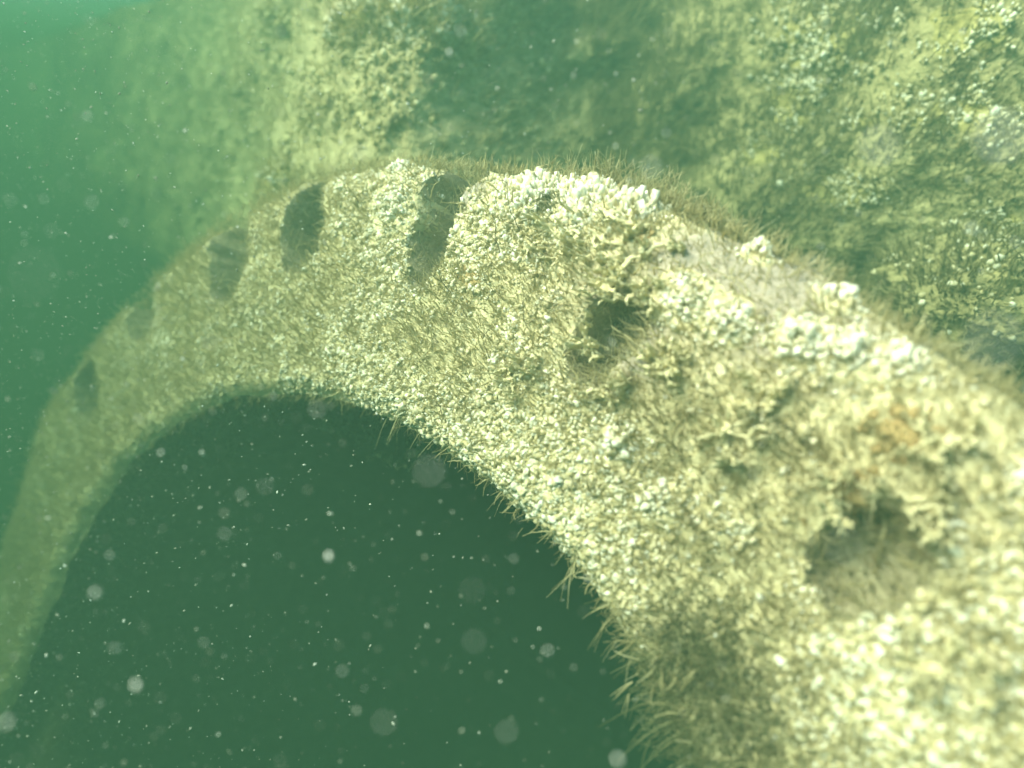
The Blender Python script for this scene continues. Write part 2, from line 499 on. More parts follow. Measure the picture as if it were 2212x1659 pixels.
a, r = scatter(240000, 0.0, 0.004)
P0, N0 = face_normal(a, r)
keep = (whiteness(P0) + rng.normal(0, 0.25, len(a)) - 0.10 * sstep(0.1, 0.5, a) - 0.12 * sstep(-0.35, -0.75, a) > 0.08) & (rng.random(len(a)) > 0.93 * bareness(P0)) & (hole_min(a, r, P0) > 0.002)
a, r, P0, N0 = a[keep], r[keep], P0[keep], N0[keep]
wv = whiteness(P0)
UP = np.array([0, 0, 1.0])
ax = norm(N0 * 1.0 + UP * 0.35 + rng.normal(0, 0.4, N0.shape))
sz = np.exp(rng.normal(math.log(0.00145), 0.42, len(a))) * (1 + 0.50 * np.clip(wv, 0, 1.2))
sz = np.clip(sz, 0.0008, 0.0042)
S = np.stack([sz * rng.uniform(0.6, 1.5, len(a)), sz * rng.uniform(0.6, 1.5, len(a)), sz * rng.uniform(0.4, 1.2, len(a))], -1)
near = (sz > 0.0020) & (np.linalg.norm(P0 - CAM, axis=1) < 1.25)
parts = [lumps(P0[near] + ax[near] * (sz[near] * 0.55)[:, None], ax[near], S[near], ICO2, 0.85), lumps(P0[~near] + ax[~near] * (sz[~near] * 0.55)[:, None], ax[~near], S[~near], ICO1, 0.7)]
nod = mesh_np("coralline_nodules", *join(parts), M_white)
tag(nod, "white and cream coralline nodules crusting the whole flange face", "coralline crust", kind="stuff")

# turf between the nodules
a, r = scatter(110000, 0.006, 0.0)
P0, N0 = face_normal(a, r)
keep = (whiteness(P0) + rng.normal(0, 0.45, len(a)) < 0.42) & (rng.random(len(a)) > 0.62 * bareness(P0)) & (hole_min(a, r, P0) > -0.007)
a, r, P0, N0 = a[keep], r[keep], P0[keep], N0[keep]
n = len(a)
L = np.exp(rng.normal(math.log(0.0085), 0.45, n)) * (0.45 + 0.55 * sstep(0.0, 0.06, r - r_in(a)))
D = norm(N0 + 0.5 * UP + rng.normal(0, 0.45, (n, 3)))
bend = (rng.normal(0, 0.5, (n, 3)) + np.array([-0.2, 0, 0.2])) * L[:, None] * 0.6
turf = mesh_np("turf_algae", *hairs(P0, D, L, rng.uniform(0.0004, 0.0010, n), bend, 4, 3), M_turf)
a, r = scatter(60000, 0.0, 0.0)
P0 = flat_pt(a, r); q = hole_min(a, r, P0) < 0.004; a, r = a[q], r[q]
P0, N0 = face_normal(a, r); n = len(a); L = np.exp(rng.normal(math.log(0.011), 0.4, n))
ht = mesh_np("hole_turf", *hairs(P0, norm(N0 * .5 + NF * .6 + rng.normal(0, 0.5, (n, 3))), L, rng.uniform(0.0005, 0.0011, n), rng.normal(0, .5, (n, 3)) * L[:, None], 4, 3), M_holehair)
tag(ht, "dark olive fuzz of algae lining the bolt holes of the flange", "turf algae", kind="stuff")
tag(turf, "short olive turf of fine algae between the white nodules on the flange", "turf algae", kind="stuff")


def crooked(P, D, L, rad, wig, seg=8, sides=4, drift=(0, 0, 0)):
    """filaments that wander: random-walk centre lines"""
    n = len(P); st = rng.normal(0, wig, (n, seg, 3)); st = np.cumsum(st, 1)
    d = norm(norm(D)[:, None] + st + np.asarray(drift) * np.linspace(0, 1, seg)[None, :, None])
    C = P[:, None] + np.cumsum(d, 1) * (L / seg)[:, None, None]; C = np.concatenate([P[:, None], C], 1)
    T = norm(np.gradient(C, axis=1)); a = norm(rng.normal(size=(n, 1, 3)))
    U = norm(np.cross(np.broadcast_to(a, T.shape), T)); W = np.cross(T, U)
    t = np.linspace(0, 1, seg + 1); r = rad[:, None] * (1 - 0.6 * t)[None] * (1 + 0.25 * rng.normal(size=(n, seg + 1)))
    ang = np.arange(sides) * 2 * math.pi / sides
    V = C[:, :, None] + np.abs(r)[..., None, None] * (np.cos(ang)[None, None, :, None] * U[:, :, None] + np.sin(ang)[None, None, :, None] * W[:, :, None])
    k = np.arange(seg)[:, None] * sides; j = np.arange(sides)[None]; j2 = (j + 1) % sides
    Fb = np.stack([k + j, k + j2, k + sides + j2, k + sides + j], -1).reshape(-1, 4)
    return V.reshape(-1, 3), (Fb[None] + (np.arange(n) * (seg + 1) * sides)[:, None, None]).reshape(-1, 4)


a, r = scatter(5200, 0.0, 0.0)
a = np.where(rng.random(len(a)) < 0.5, rng.uniform(A_LO, -0.25, len(a)), a); r = np.clip(r, r_in(a), r_out(a))
P0, N0 = face_normal(a, r); n = len(a)
D = norm(N0 * 0.6 + UP * 0.25 + np.array([-0.5, 0.1, 0.25]) + rng.normal(0, 0.5, (n, 3)))
st = mesh_np("straggling_algae", *crooked(P0, D, rng.uniform(.015, .042, n), rng.uniform(.0006, .0013, n), .22, 7, 4), M_turf)
tag(st, "straggling pale olive threads of algae lying over the nodules of the flange", "filament algae", kind="stuff")


def clump(px, py, rad, n, size, label, tall=1.3, mat=None, spots=None, up=0.5):
    n = int(n * 3.2); size *= 0.47
    p0, a0, r0 = on_face(px, py)
    aa = a0 + rng.normal(0, rad * 0.55, n) / r0; rr = r0 + rng.normal(0, rad * 0.45, n)
    rr = np.clip(rr, r_in(aa) + 0.004, r_out(aa) - 0.004)
    P, N = face_normal(aa, rr)
    ax = norm(N + UP * up + rng.normal(0, 0.22, N.shape))
    d = np.sqrt(((P - p0) ** 2).sum(1)) / rad
    sz = size * np.exp(rng.normal(0, 0.28, n)) * np.clip(1.15 - 0.35 * d, 0.5, 1.2)
    S = np.stack([sz, sz * rng.uniform(0.8, 1.2, n), sz * rng.uniform(0.9, 1.2, n) * tall], -1)
    lift = (sz * 0.7 + 0.012 * np.clip(1 - d, 0, 1))
    V, F = lumps(P + ax * lift[:, None], ax, S, ICO2, 0.65)
    ga, gr = np.meshgrid(np.linspace(-1, 1, 25), np.linspace(-1, 1, 25), indexing='ij')
    ba = a0 + ga.ravel() * rad * 1.25 / r0; br = np.clip(r0 + gr.ravel() * rad * 1.05, r_in(ba) + .004, r_out(ba) - .004)
    wob = np.hypot(ga, gr).ravel() + .3 * fbm(flat_pt(ba, br), 30, 2, 5)
    bv = face_pt(ba, br, 0.004) - (np.clip(wob - .7, 0, 1) * .02)[:, None] * NF
    gf = grid_faces(25, 25); gf = gf[(wob < 1)[gf].all(1)]
    tri = np.concatenate([gf[:, [0, 1, 2]], gf[:, [0, 2, 3]]]); bv, tri = sub(bv, tri)
    V, F = join([(V, F), (bv, tri)])
    o = mesh_np("white_nodule_clump", V - p0, F, mat or M_bright, base_mat=M_face, base_n=len(tri)); o.location = p0
    tag(o, label, "coralline clump", "bright clumps of white nodules on the flange")
    return o


clump(1130, 400, .055, 150, .0058, "bright white pegged nodule clump on the top rim just right of the open slot", 1.7)
clump(1250, 405, .050, 150, .0058, "bright white nodule clump in the middle of the top rim among upright filaments", 1.6)
clump(1355, 435, .035, 80, .0052, "small white pegged clump at the right end of the top rim growth", 1.8)
clump(1235, 480, .032, 80, .0050, "white nodule clump beside the pale lobed weed below the top rim", 1.4)
clump(1480, 655, .034, 110, .0046, "cream nodule clump right of the round bolt hole with a ragged left side", 1.3)
clump(1580, 700, .026, 80, .0046, "rounded cream knob of nodules at the edge of the bare grey rim patch", 1.3)
clump(1730, 745, .028, 90, .0050, "brightest white knobbly clump standing up at the right part of the rim", 1.4, up=.9)
clump(1830, 765, .028, 80, .0046, "white clump of nodules directly right of the brightest knobbly clump", 1.3, up=.8)
clump(1940, 780, .024, 60, .0044, "blurred white nodules strung along the rim near the right edge of the photo", 1.2, up=.7)
clump(1810, 620, .022, 40, .0050, "small isolated white patch on the bare grey rim above the brightest clump", 1.2)
clump(1620, 525, .018, 28, .0045, "little white fleck cluster on the outer rim edge right of the filaments", 1.2)
clump(835, 350, .030, 60, .0050, "pale knob of nodules at the top left corner beside the open slot", 1.4)
clump(850, 450, .05, 110, .0042, "cream nodules along the left lip of the open slot", 1.5)
clump(1330, 960, .026, 40, .0052, "loose white lumps below the round bolt hole", 1.2)
clump(1420, 1080, .028, 46, .0048, "white lump cluster on the broad middle of the flange", 1.2)


def twig_paths(p, d, L, depth, out_, rad):
    k = 7; path = [p]; dd = d.copy()
    for i in range(k):
        dd = norm(dd + rng.normal(0, 0.22, 3) + 0.03 * UP); path.append(path[-1] + dd * L / k)
    out_.append((np.array(path), np.linspace(rad, rad * 0.45, k + 1)))
    if depth > 0:
        for i in sorted(rng.choice(np.arange(2, k), size=2 if depth > 1 else int(rng.integers(1, 3)), replace=False)):
            side = norm(dd + rng.normal(0, 0.8, 3)); twig_paths(path[i], side, L * rng.uniform(0.35, 0.6), depth - 1, out_, rad * 0.7)


def twig(px, py, L, ang):
    p, a0, r0 = on_face(px, py)
    inpl = norm(plane_hit(np.array([px + 10 * math.cos(ang)]), np.array([py - 10 * math.sin(ang)]))[0] - plane_hit(np.array([px * 1.0]), np.array([py * 1.0]))[0])
    o_ = []; twig_paths(np.zeros(3), norm(inpl + NF * 0.55), L, 2, o_, 0.0008)
    V, F = join([tube(q, rr, 5) for q, rr in o_])
    o = mesh_np("seaweed_twig", V, F, M_twig); o.location = p
    return tag(o, "thin dark brown branched seaweed twig leaning over the flange face", "seaweed", "brown seaweed twigs on the flange")


TW = [(1010, 690), (1090, 650), (1180, 620), (1150, 720), (1060, 780), (1230, 660), (980, 640), (1110, 840), (1250, 800), (1000, 880), (1330, 880), (1420, 930), (1480, 1010), (1380, 1050), (1550, 1080),
      (1630, 1010), (1700, 1060), (1600, 1180), (1760, 980), (1820, 1010), (1500, 1150), (1900, 1060), (1980, 1150), (1740, 1180), (1450, 760), (1200, 560), (1080, 560), (920, 620), (1670, 1290), (1800, 1330), (1950, 1300), (2060, 1230), (1560, 900), (1130, 510), (1390, 830), (2100, 1100)]
for (x, y) in TW:
    twig(x, y, rng.uniform(0.035, 0.07), math.radians(rng.uniform(95, 175)))


def lobed(px, py, size, label, seed, spin=0.0, arms=5, lift=0.004):
    """soft branching weed: lumpy strands fused into one body, draped over the crust"""
    g = np.random.default_rng(seed); size = size * 0.85
    p0, a0, r0 = on_face(px, py); parts = []

    arms = arms + 2

    def strand(x, y, an, length, w, lv):
        k = max(5, int(length / 0.0035)); X, Y, Rd = [x], [y], [w]
        ph = g.uniform(0, 6)
        for i in range(k):
            an_ = an + 0.55 * math.sin(ph + i * 0.45); an2 = an_ + g.normal(0, 0.25)
            x += math.cos(an2) * length / k; y += math.sin(an2) * length / k; X.append(x); Y.append(y)
            Rd.append(w * (1 - 0.25 * i / k) * g.uniform(0.7, 1.3))
        X, Y, Rd = np.array(X), np.array(Y), np.array(Rd); Rd[-1] *= 0.55
        aa = a0 + X / r0; rr = np.clip(r0 + Y, r_in(aa) + .003, r_out(aa) + .01)
        t = np.linspace(0, 1, len(X))
        z = face_h(aa, rr, False) + lift + w * 0.4 + (0.012 * g.random() * t ** 2 + 0.003 * np.sin(t * 9 + ph)) * (lv + 1)
        path = flat_pt(aa, rr) + z[:, None] * NF - p0
        tv, tf = tube(path, Rd, 8)
        off = tv - np.repeat(path, 8, axis=0); tv = tv - 0.45 * (off @ NF)[:, None] * NF + 0.0012 * fbm(tv + p0, 300, 2, seed)[:, None] * NF
        parts.append((tv, tf))
        if lv < 2:
            for q in range(int(g.integers(2, 5 - lv))):
                i = int(g.integers(k // 4, k)); strand(X[i], Y[i], an + g.choice([-1, 1]) * g.uniform(.5, 1.2), length * g.uniform(.35, .65), w * g.uniform(.6, .9), lv + 1)

    for k in range(arms):
        strand(g.normal(0, size * .12), g.normal(0, size * .12), spin + k * 2 * math.pi / arms + g.normal(0, .4), size * g.uniform(.5, 1.0), size * g.uniform(.024, .046) + .0006, 0)
    V, F = join(parts)
    o = mesh_np("lobed_seaweed", V, F, M_lobe); o.location = p0
    md = o.modifiers.new("fuse", 'REMESH'); md.mode = 'VOXEL'; md.voxel_size = 0.0008; md.use_smooth_shade = True
    ms = o.modifiers.new("soften", 'SMOOTH'); ms.iterations = 1; ms.factor = 0.5
    return tag(o, label, "seaweed", "pale lobed seaweeds on the flange")


lobed(1370, 545, .075, "largest pale lobed seaweed with worn holes lying right of the top rim clumps", 3, 0.4, 6)
lobed(1210, 520, .060, "pale lobed seaweed left of the largest one and under the white rim clumps", 5, 1.0, 6)
lobed(1310, 610, .050, "pale forked seaweed draped over the upper lip of the round bolt hole", 8, 2.0, 4, .008)
lobed(1270, 745, .040, "pale seaweed tongue hanging across the left side of the round bolt hole", 11, 0.2, 4, .008)
lobed(1420, 640, .035, "small pale lobed seaweed between the round bolt hole and the cream clump", 13, .9, 4)
lobed(1450, 790, .045, "pale seaweed spread on the face below and right of the round bolt hole", 17, 1.5, 5)
lobed(1590, 940, .055, "long pale strap seaweed bending down the middle of the flange", 21, .1, 3, .008)
lobed(1650, 860, .045, "pale seaweed below the brightest white clump on the rim", 23, .6, 5)
lobed(1800, 1060, .045, "blurred pale seaweed above the large lower bolt hole beside the rust", 29, .3, 4, .008)
lobed(1950, 1080, .045, "pale seaweed right of the rust patch near the right edge", 31, 1.3, 5)
lobed(2050, 960, .04, "pale lobed seaweed close to the right edge under the white rim string", 37, .7, 5)
lobed(1120, 820, .040, "faint pale lobed seaweed on the sandy middle of the flange", 43, 2.2, 5)
lobed(1330, 850, .035, "small pale seaweed directly beneath the round bolt hole", 47, 2.7, 4)
lobed(2100, 1450, .05, "blurred pale seaweed in the lower right corner among white nodules", 51, .7, 4)
lobed(1960, 1430, .04, "pale seaweed below the large lower bolt hole", 53, 1.9, 4)


def rust(px, py, rad, label):
    p0, a0, r0 = on_face(px, py)
    n = 46
    aa = a0 + rng.normal(0, rad * .5, n) / r0; rr = r0 + rng.normal(0, rad * .5, n)
    P, N = face_normal(aa, rr); sz = rad * rng.uniform(.12, .3, n)
    V, F = lumps(P + N * (sz * .12)[:, None], N, np.stack([sz, sz * rng.uniform(.6, 1.3, n), sz * .45], -1), ICO2, .35)
    o = mesh_np("rust_patch", V - p0, F, M_rust); o.location = p0
    return tag(o, label, "rust", "rust coloured crusts on the flange")


rust(1020, 600, .020, "ochre crust right of the open slot's lower end")
rust(1945, 925, .022, "orange brown crust under the white rim string at the right")
rust(1850, 1075, .020, "rusty brown crust just above the large lower bolt hole")
rust(1380, 500, .014, "small brown crust beside the largest pale seaweed")


def tuft(root, N, n, Lm, spread, bend_dir, bend_amt, rad, mat, label, name="filament_tuft", group=None, width=0.02):
    root = np.asarray(root); tang = norm(np.cross(N, NF) + 1e-6)
    P = rng.normal(0, width, (n, 1)) * tang + rng.normal(0, 0.004, (n, 3))
    D = norm(N + rng.normal(0, spread, (n, 3)))
    L = Lm * rng.uniform(0.5, 1.15, n)
    B = norm(np.asarray(bend_dir) + rng.normal(0, 0.25, (n, 3))) * (L * bend_amt)[:, None]
    if name == "filament_tuft":                                      # upright, crooked, with side shoots
        m = n * 6
        i = rng.integers(0, n, m)
        P2 = P[i] + D[i] * (L[i] * rng.uniform(.2, .7, m))[:, None]
        V, F = join([crooked(P, D, L, np.full(n, rad) * rng.uniform(.8, 1.4, n), .16, 8, 5, (.2, 0, .3)),
                     crooked(P2, norm(D[i] + rng.normal(0, .6, (m, 3))), L[i] * rng.uniform(.2, .5, m), np.full(m, rad * .8), .2, 5, 4)])
    else:
        m = n * (14 if n > 16 else 1); rad = rad * (.5 if n > 16 else 1); bush = n > 16
        i = rng.integers(0, n, m); P, D, L, B = P[i] + rng.normal(0, .010, (m, 3)) * bush, norm(D[i] + rng.normal(0, .5 if bush else .2, (m, 3))), L[i] * rng.uniform(.35, 1.0, m) * (.8 if bush else 1), B[i] * (.7 if bush else 1)
        V, F = hairs(P, D, L, np.full(m, rad) * rng.uniform(.5, 1.1, m), B, 10, 5)
        if bush:
            V, F = crooked(P, D, L, np.full(m, rad) * rng.uniform(.6, 1.2, m), .28, 7, 4, (-.35, 0, -.7))
        if bush:                                                     # a few long hooked threads stand clear of the bush
            h_ = 9; i = rng.integers(0, m, h_); LL = Lm * rng.uniform(1.0, 1.7, h_)
            hv = hairs(P[i], norm(N + rng.normal(0, .2, (h_, 3))), LL, np.full(h_, .0008), norm(np.asarray(bend_dir) + rng.normal(0, .2, (h_, 3))) * LL[:, None] * 1.3, 12, 5)
            V, F = join([(V, F), hv])
    o = mesh_np(name, V, F, M_bush if name == "curled_filaments" and bush else mat); o.location = root
    return tag(o, label, "algae tuft", group)


def radial(a):
    th = a + TH_REF
    return np.cos(th) * E1 + np.sin(th) * E2


# curled filaments hanging from the inner lip into the bore
for (x, y, n, L, lab) in [(845, 925, 14, .060, "small tuft of pale filaments curling from the inner lip at its upper bend"), (910, 965, 8, .04, "sparse pale filaments on the inner lip below the upper bend tuft"),
                          (1080, 1085, 9, .035, "few short filaments on the inner lip where it meets the dark bore midway"), (1215, 1225, 14, .045, "row of pale hooked filaments hanging from the inner lip midway down"),
                          (1300, 1335, 16, .050, "pale curled filaments arching off the inner lip over the dark bore"), (1345, 1410, 16, .045, "curled filament tuft below the arching ones on the inner lip"),
                          (1395, 1480, 30, .055, "thick tuft of long pale curls near the bottom of the inner lip"), (1440, 1560, 34, .05, "bushy olive filament tuft at the lowest visible inner lip"), (1480, 1630, 30, .05, "shade-toned filament tuft on the inner lip at the bottom edge of the photo")]:
    th, rr = polar(plane_hit(np.array([x * 1.0]), np.array([y * 1.0]))); aa = rel(th)
    p = flat_pt(aa, r_in(aa) + 0.008)[0] - NF * 0.012
    d = norm(-radial(aa[0]) * 0.70 + NF * 0.30 + UP * 0.55)
    tuft(p, d, int(n * .7), L * .5, 0.28, np.array([-0.25, 0, -1.0]), 1.5, 0.0008, M_fil, lab, "curled_filaments", "filament curls along the inner lip", 0.02)

def cushion(px, py, rad, n, label):
    p0, a0, r0 = on_face(px, py)
    aa = a0 + rng.normal(0, rad * .5, n) / r0; rr = r0 + rng.normal(0, rad * .5, n); q = (rr > r_in(aa)) & (rr < r_out(aa)); aa, rr = aa[q], rr[q]
    P, N = face_normal(aa, rr); m = len(P); L = rng.uniform(.008, .020, m)
    V, F = crooked(P - p0, norm(N + UP * .2 + rng.normal(0, .5, (m, 3))), L, rng.uniform(.0004, .0009, m), .25, 6, 4, (-.4, 0, -.3))
    o = mesh_np("algae_cushion", V, F, M_bush); o.location = p0
    return tag(o, label, "algae cushion", "dark olive algae cushions on the flange")


cushion(1500, 1420, .06, 1000, "olive algae cushion with shade in its colour beside the inner lip, upper one of two at the bottom")  # shaded stretch by the lip painted through darker filaments, also the next one
cushion(1570, 1560, .07, 1200, "olive algae cushion with shade in its colour beside the inner lip, lowest one at the bottom edge")
cushion(1180, 440, .025, 350, "small dark algae cushion in the middle of the white rim clumps")

# upright filaments along the top rim
for (x, y, n, L, lab) in [(1000, 385, 24, .03, "low brown filaments on the rim inside the broken slot"), (1090, 372, 40, .035, "filament tuft at the left end of the white rim clumps"), (1190, 372, 40, .05, "tall branching filaments standing on the rim above the white clumps"),
                          (1265, 372, 46, .058, "tallest upright filaments at the middle of the top rim"), (1340, 388, 50, .048, "dense upright filaments right of the tallest ones"), (1410, 415, 60, .042, "dense short filaments at the right shoulder of the top rim"),
                          (1480, 455, 60, .036, "filament fringe on the outer rim right of the shoulder"), (1560, 495, 50, .03, "short filament fringe above the bare grey rim patch"), (840, 345, 12, .035, "few thin filaments on the top left corner beside the slot"), (1650, 540, 40, .028, "short fuzzy fringe along the outer rim of the bare grey patch")]:
    th, rr = polar(plane_hit(np.array([x * 1.0]), np.array([y * 1.0]))); aa = rel(th)
    p = flat_pt(aa, r_out(aa) - 0.006)[0] - NF * 0.05
    d = norm(radial(aa[0]) * 0.6 + UP * 0.8)
    tuft(p, d, n, L * .85, 0.34, np.array([0.2, 0, 0.3]), 0.35, 0.0007, M_fil, lab, "filament_tuft", "upright filament tufts on the top rim", 0.035)

# fuzz on the outer rim wall
n = 16000
a = rng.uniform(A_LO, A_HI, n); dd = rng.uniform(0.02, 0.16, n)
rad = radial(0.0)
Rad = np.cos(a + TH_REF)[:, None] * E1 + np.sin(a + TH_REF)[:, None] * E2
P = flat_pt(a, r_out(a) + 0.002) - NF * dd[:, None]
L = rng.uniform(0.006, 0.018, n)
fz = mesh_np("rim_turf", *hairs(P, norm(Rad + UP * .5 + rng.normal(0, .4, (n, 3))), L, rng.uniform(.0005, .001, n), rng.normal(0, .4, (n, 3)) * L[:, None], 4, 3), M_turf)
tag(fz, "fine olive fuzz of algae on the outer rim wall of the flange", "turf algae", kind="stuff")

# fuzz on the first hand's breadth of the bore, its tone darkened for the shade there
n = 14000
a = rng.uniform(A_LO, A_HI, n); dd = rng.uniform(0.015, 0.22, n)
Rad = np.cos(a + TH_REF)[:, None] * E1 + np.sin(a + TH_REF)[:, None] * E2
P = flat_pt(a, np.where(dd < .1, r_in(a), 1.0)) - NF * dd[:, None]
L = rng.uniform(0.006, 0.016, n)
tag(mesh_np("bore_turf", *hairs(P, norm(-Rad + rng.normal(0, .5, (n, 3))), L, rng.uniform(.0005, .001, n), rng.normal(0, .4, (n, 3)) * L[:, None], 4, 3), M_slopehair), "dim olive fuzz just inside the mouth of the bore", "turf algae", kind="stuff")

# ------------------------------------------------------------------ reef slope behind, seabed
_bx = np.array([-9, -4, -2.6, -1.9, -1.2, -0.85, -0.65, -0.45, -0.3, -0.18, -0.05, 0.1, 0.22, 0.42, 0.6, 0.8, 1.1, 1.6, 2.5, 5])
_by = np.array([10, 5.4, 4.0, 3.25, 2.6, 2.1, 1.76, 1.48, 1.34, 1.32, 1.42, 1.58, 1.62, 1.60, 1.42, 1.2, 0.98, 0.8, 0.6, 0.5])


def bank_y(x, z, detail=True):
    y = (np.interp(x - 0.07, _bx, _by) + np.interp(x, _bx, _by) + np.interp(x + 0.07, _bx, _by)) / 3 + 0.55 * np.maximum(z - 2.5, -0.55)
    y = y + 0.8 * np.maximum(0, 2.25 - z) * sstep(-0.9, -2.0, x)
    P = np.stack([x, np.zeros_like(x), z], -1)
    y = y + 0.10 * fbm(P, 2.2, 3, 51)
    if detail: y = y + 0.045 * fbm(P, 8, 4, 55) + 0.014 * fbm(P, 34, 3, 58)
    return y


bx = np.concatenate([np.linspace(-9, -2.2, 90, endpoint=False), np.linspace(-2.2, 1.6, 620, endpoint=False), np.linspace(1.6, 5, 60)])
bz = np.concatenate([np.linspace(-0.3, 1.8, 40, endpoint=False), np.linspace(1.8, 3.05, 300)])
X, Z = np.meshgrid(bx, bz, indexing='ij')
Y = bank_y(X.ravel(), Z.ravel())
SV = np.stack([X.ravel(), Y, Z.ravel()], -1); SF = grid_faces(len(bx), len(bz))[:, ::-1]
_d = (C0 - SV) @ NF; _r = polar(SV)[1]
inside = (_d > -0.2) & (_d < 2.25) & (_r < 1.12)                   # nothing of the slope stands inside the pipe
SF = SF[~inside[SF].any(1)]
slope = mesh_np("reef_slope", *sub(SV, SF), M_slope)
tag(slope, kind="structure")


PALE_AT = np.array([0.80, 1.02, 2.36])                          # sandy stretch of the slope beside the rim


def pale(P):
    """where pale crust has overgrown the slope"""
    return np.clip(np.minimum(sstep(0.30, -0.22, P[:, 0] + 0.12 * fbm(P, 4, 3, 91)), 0.3 + 0.7 * sstep(-3.0, -0.8, P[:, 0])) * (0.95 + 0.5 * fbm(P, 9, 3, 93)) + 0.75 * np.exp(-((P - PALE_AT) ** 2).sum(1) / 0.16) * (0.8 + 0.8 * fbm(P, 11, 3, 94)), 0, 1)


_sv = np.empty(len(slope.data.vertices) * 3, np.float32); slope.data.vertices.foreach_get("co", _sv); _sv = _sv.reshape(-1, 3).astype(float)
at_ = slope.data.attributes.new("pale", 'FLOAT', 'POINT'); at_.data.foreach_set("value", pale(_sv).astype(np.float32))
nt_ = M_slope.node_tree; pb_ = nt_.nodes["Principled BSDF"]
src = pb_.inputs["Base Color"].links[0].from_socket; fac = src.node.inputs[0].links[0].from_socket
an = nt_.nodes.new("ShaderNodeAttribute"); an.attribute_name = "pale"
rp2 = nt_.nodes.new("ShaderNodeValToRGB"); e2 = rp2.color_ramp.elements
e2[0].position = 0.3; e2[0].color = (0.20, 0.16, 0.07, 1); e2[1].position = 0.72; e2[1].color = (0.72, 0.63, 0.34, 1)
mxc = nt_.nodes.new("ShaderNodeMix"); mxc.data_type = 'RGBA'
nt_.links.new(fac, rp2.inputs[0]); nt_.links.new(an.outputs["Fac"], mxc.inputs[0]); nt_.links.new(src, mxc.inputs[6]); nt_.links.new(rp2.outputs[0], mxc.inputs[7])
nt_.links.new(mxc.outputs[2], pb_.inputs["Base Color"])

gx = np.linspace(-24, 24, 160); gy = np.linspace(-5, 24, 110)
X, Y = np.meshgrid(gx, gy, indexing='ij')
G = np.stack([X.ravel(), Y.ravel(), np.zeros(X.size)], -1); G[:, 2] = 0.12 * fbm(G, 0.8, 4, 61) - 0.05
tag(mesh_np("seabed", G, grid_faces(160, 110), M_sand), kind="structure")


def bank_hit(px, py):
    d = ray(np.array([px * 1.0]), np.array([py * 1.0]))[0]
    ts = np.linspace(0.5, 8, 3000); Q = CAM + d * ts[:, None]
    f = Q[:, 1] - bank_y(Q[:, 0], Q[:, 2], False)
    i = int(np.argmax(f > 0))
    return Q[i]


def bank_normal(x, z):
    e = 0.01
    p0 = np.stack([x, bank_y(x, z), z], -1); p1 = np.stack([x + e, bank_y(x + e, z), z], -1); p2 = np.stack([x, bank_y(x, z + e), z + e], -1)
    N = norm(np.cross(p1 - p0, p2 - p0)); N = N * np.sign(-N[:, 1:2])
    return p0, N


n = 100000
x = np.concatenate([rng.uniform(0.2, 1.5, n // 2), rng.uniform(-3.4, 0.3, n // 2)]); z = rng.uniform(1.9, 3.05, len(x)); n = len(x)
P, N = bank_normal(x, z)
dens = fbm(P, 6, 3, 71) + rng.normal(0, 0.25, n) > -0.25
P, N = P[dens], N[dens]; n = len(P)
L = np.exp(rng.normal(math.log(0.026), 0.4, n)) * (1 + 0.5 * fbm(P, 5, 2, 73))
D = norm(N * 0.8 + UP * 0.55 + np.array([0.35, 0, 0]) + rng.normal(0, 0.35, (n, 3)))
bend = (np.array([.45, 0, .15]) + rng.normal(0, .3, (n, 3))) * L[:, None] * .6; rd = rng.uniform(.0009, .0022, n)
lf = pale(P) + rng.normal(0, .2, n) > .45
for q, mm, nm, lab in ((~lf, M_slopehair, "slope_algae", "shaggy olive green algae covering the slope behind the flange"), (lf & (rng.random(n) < .6), M_turf, "pale_slope_algae", "short pale algae on the crusted hump of the slope at the upper left")):
    tag(mesh_np(nm, *hairs(P[q], D[q], L[q] * (1 if mm is M_slopehair else .6), rd[q], bend[q], 4, 3), mm), lab, "algae", kind="stuff")
m = 60000
x = rng.uniform(-3.2, 0.1, m); z = rng.uniform(1.9, 3.05, m); P, N = bank_normal(x, z)
q = (fbm(P, 7, 3, 95) + 0.6 * fbm(P, 30, 2, 97) + rng.normal(0, .2, m) > .12) & (pale(P) > .25)
P, N = P[q], N[q]; sz = np.exp(rng.normal(math.log(.0032), .4, len(P)))
tag(mesh_np("slope_nodules", *lumps(P + N * (sz * .8)[:, None], norm(N + UP * .5), np.stack([sz, sz * .9, sz * 1.3], -1), ICO1, .6), M_tan), "fine cream coralline nodules on the hump of the slope at the upper left", "coralline crust", kind="stuff")


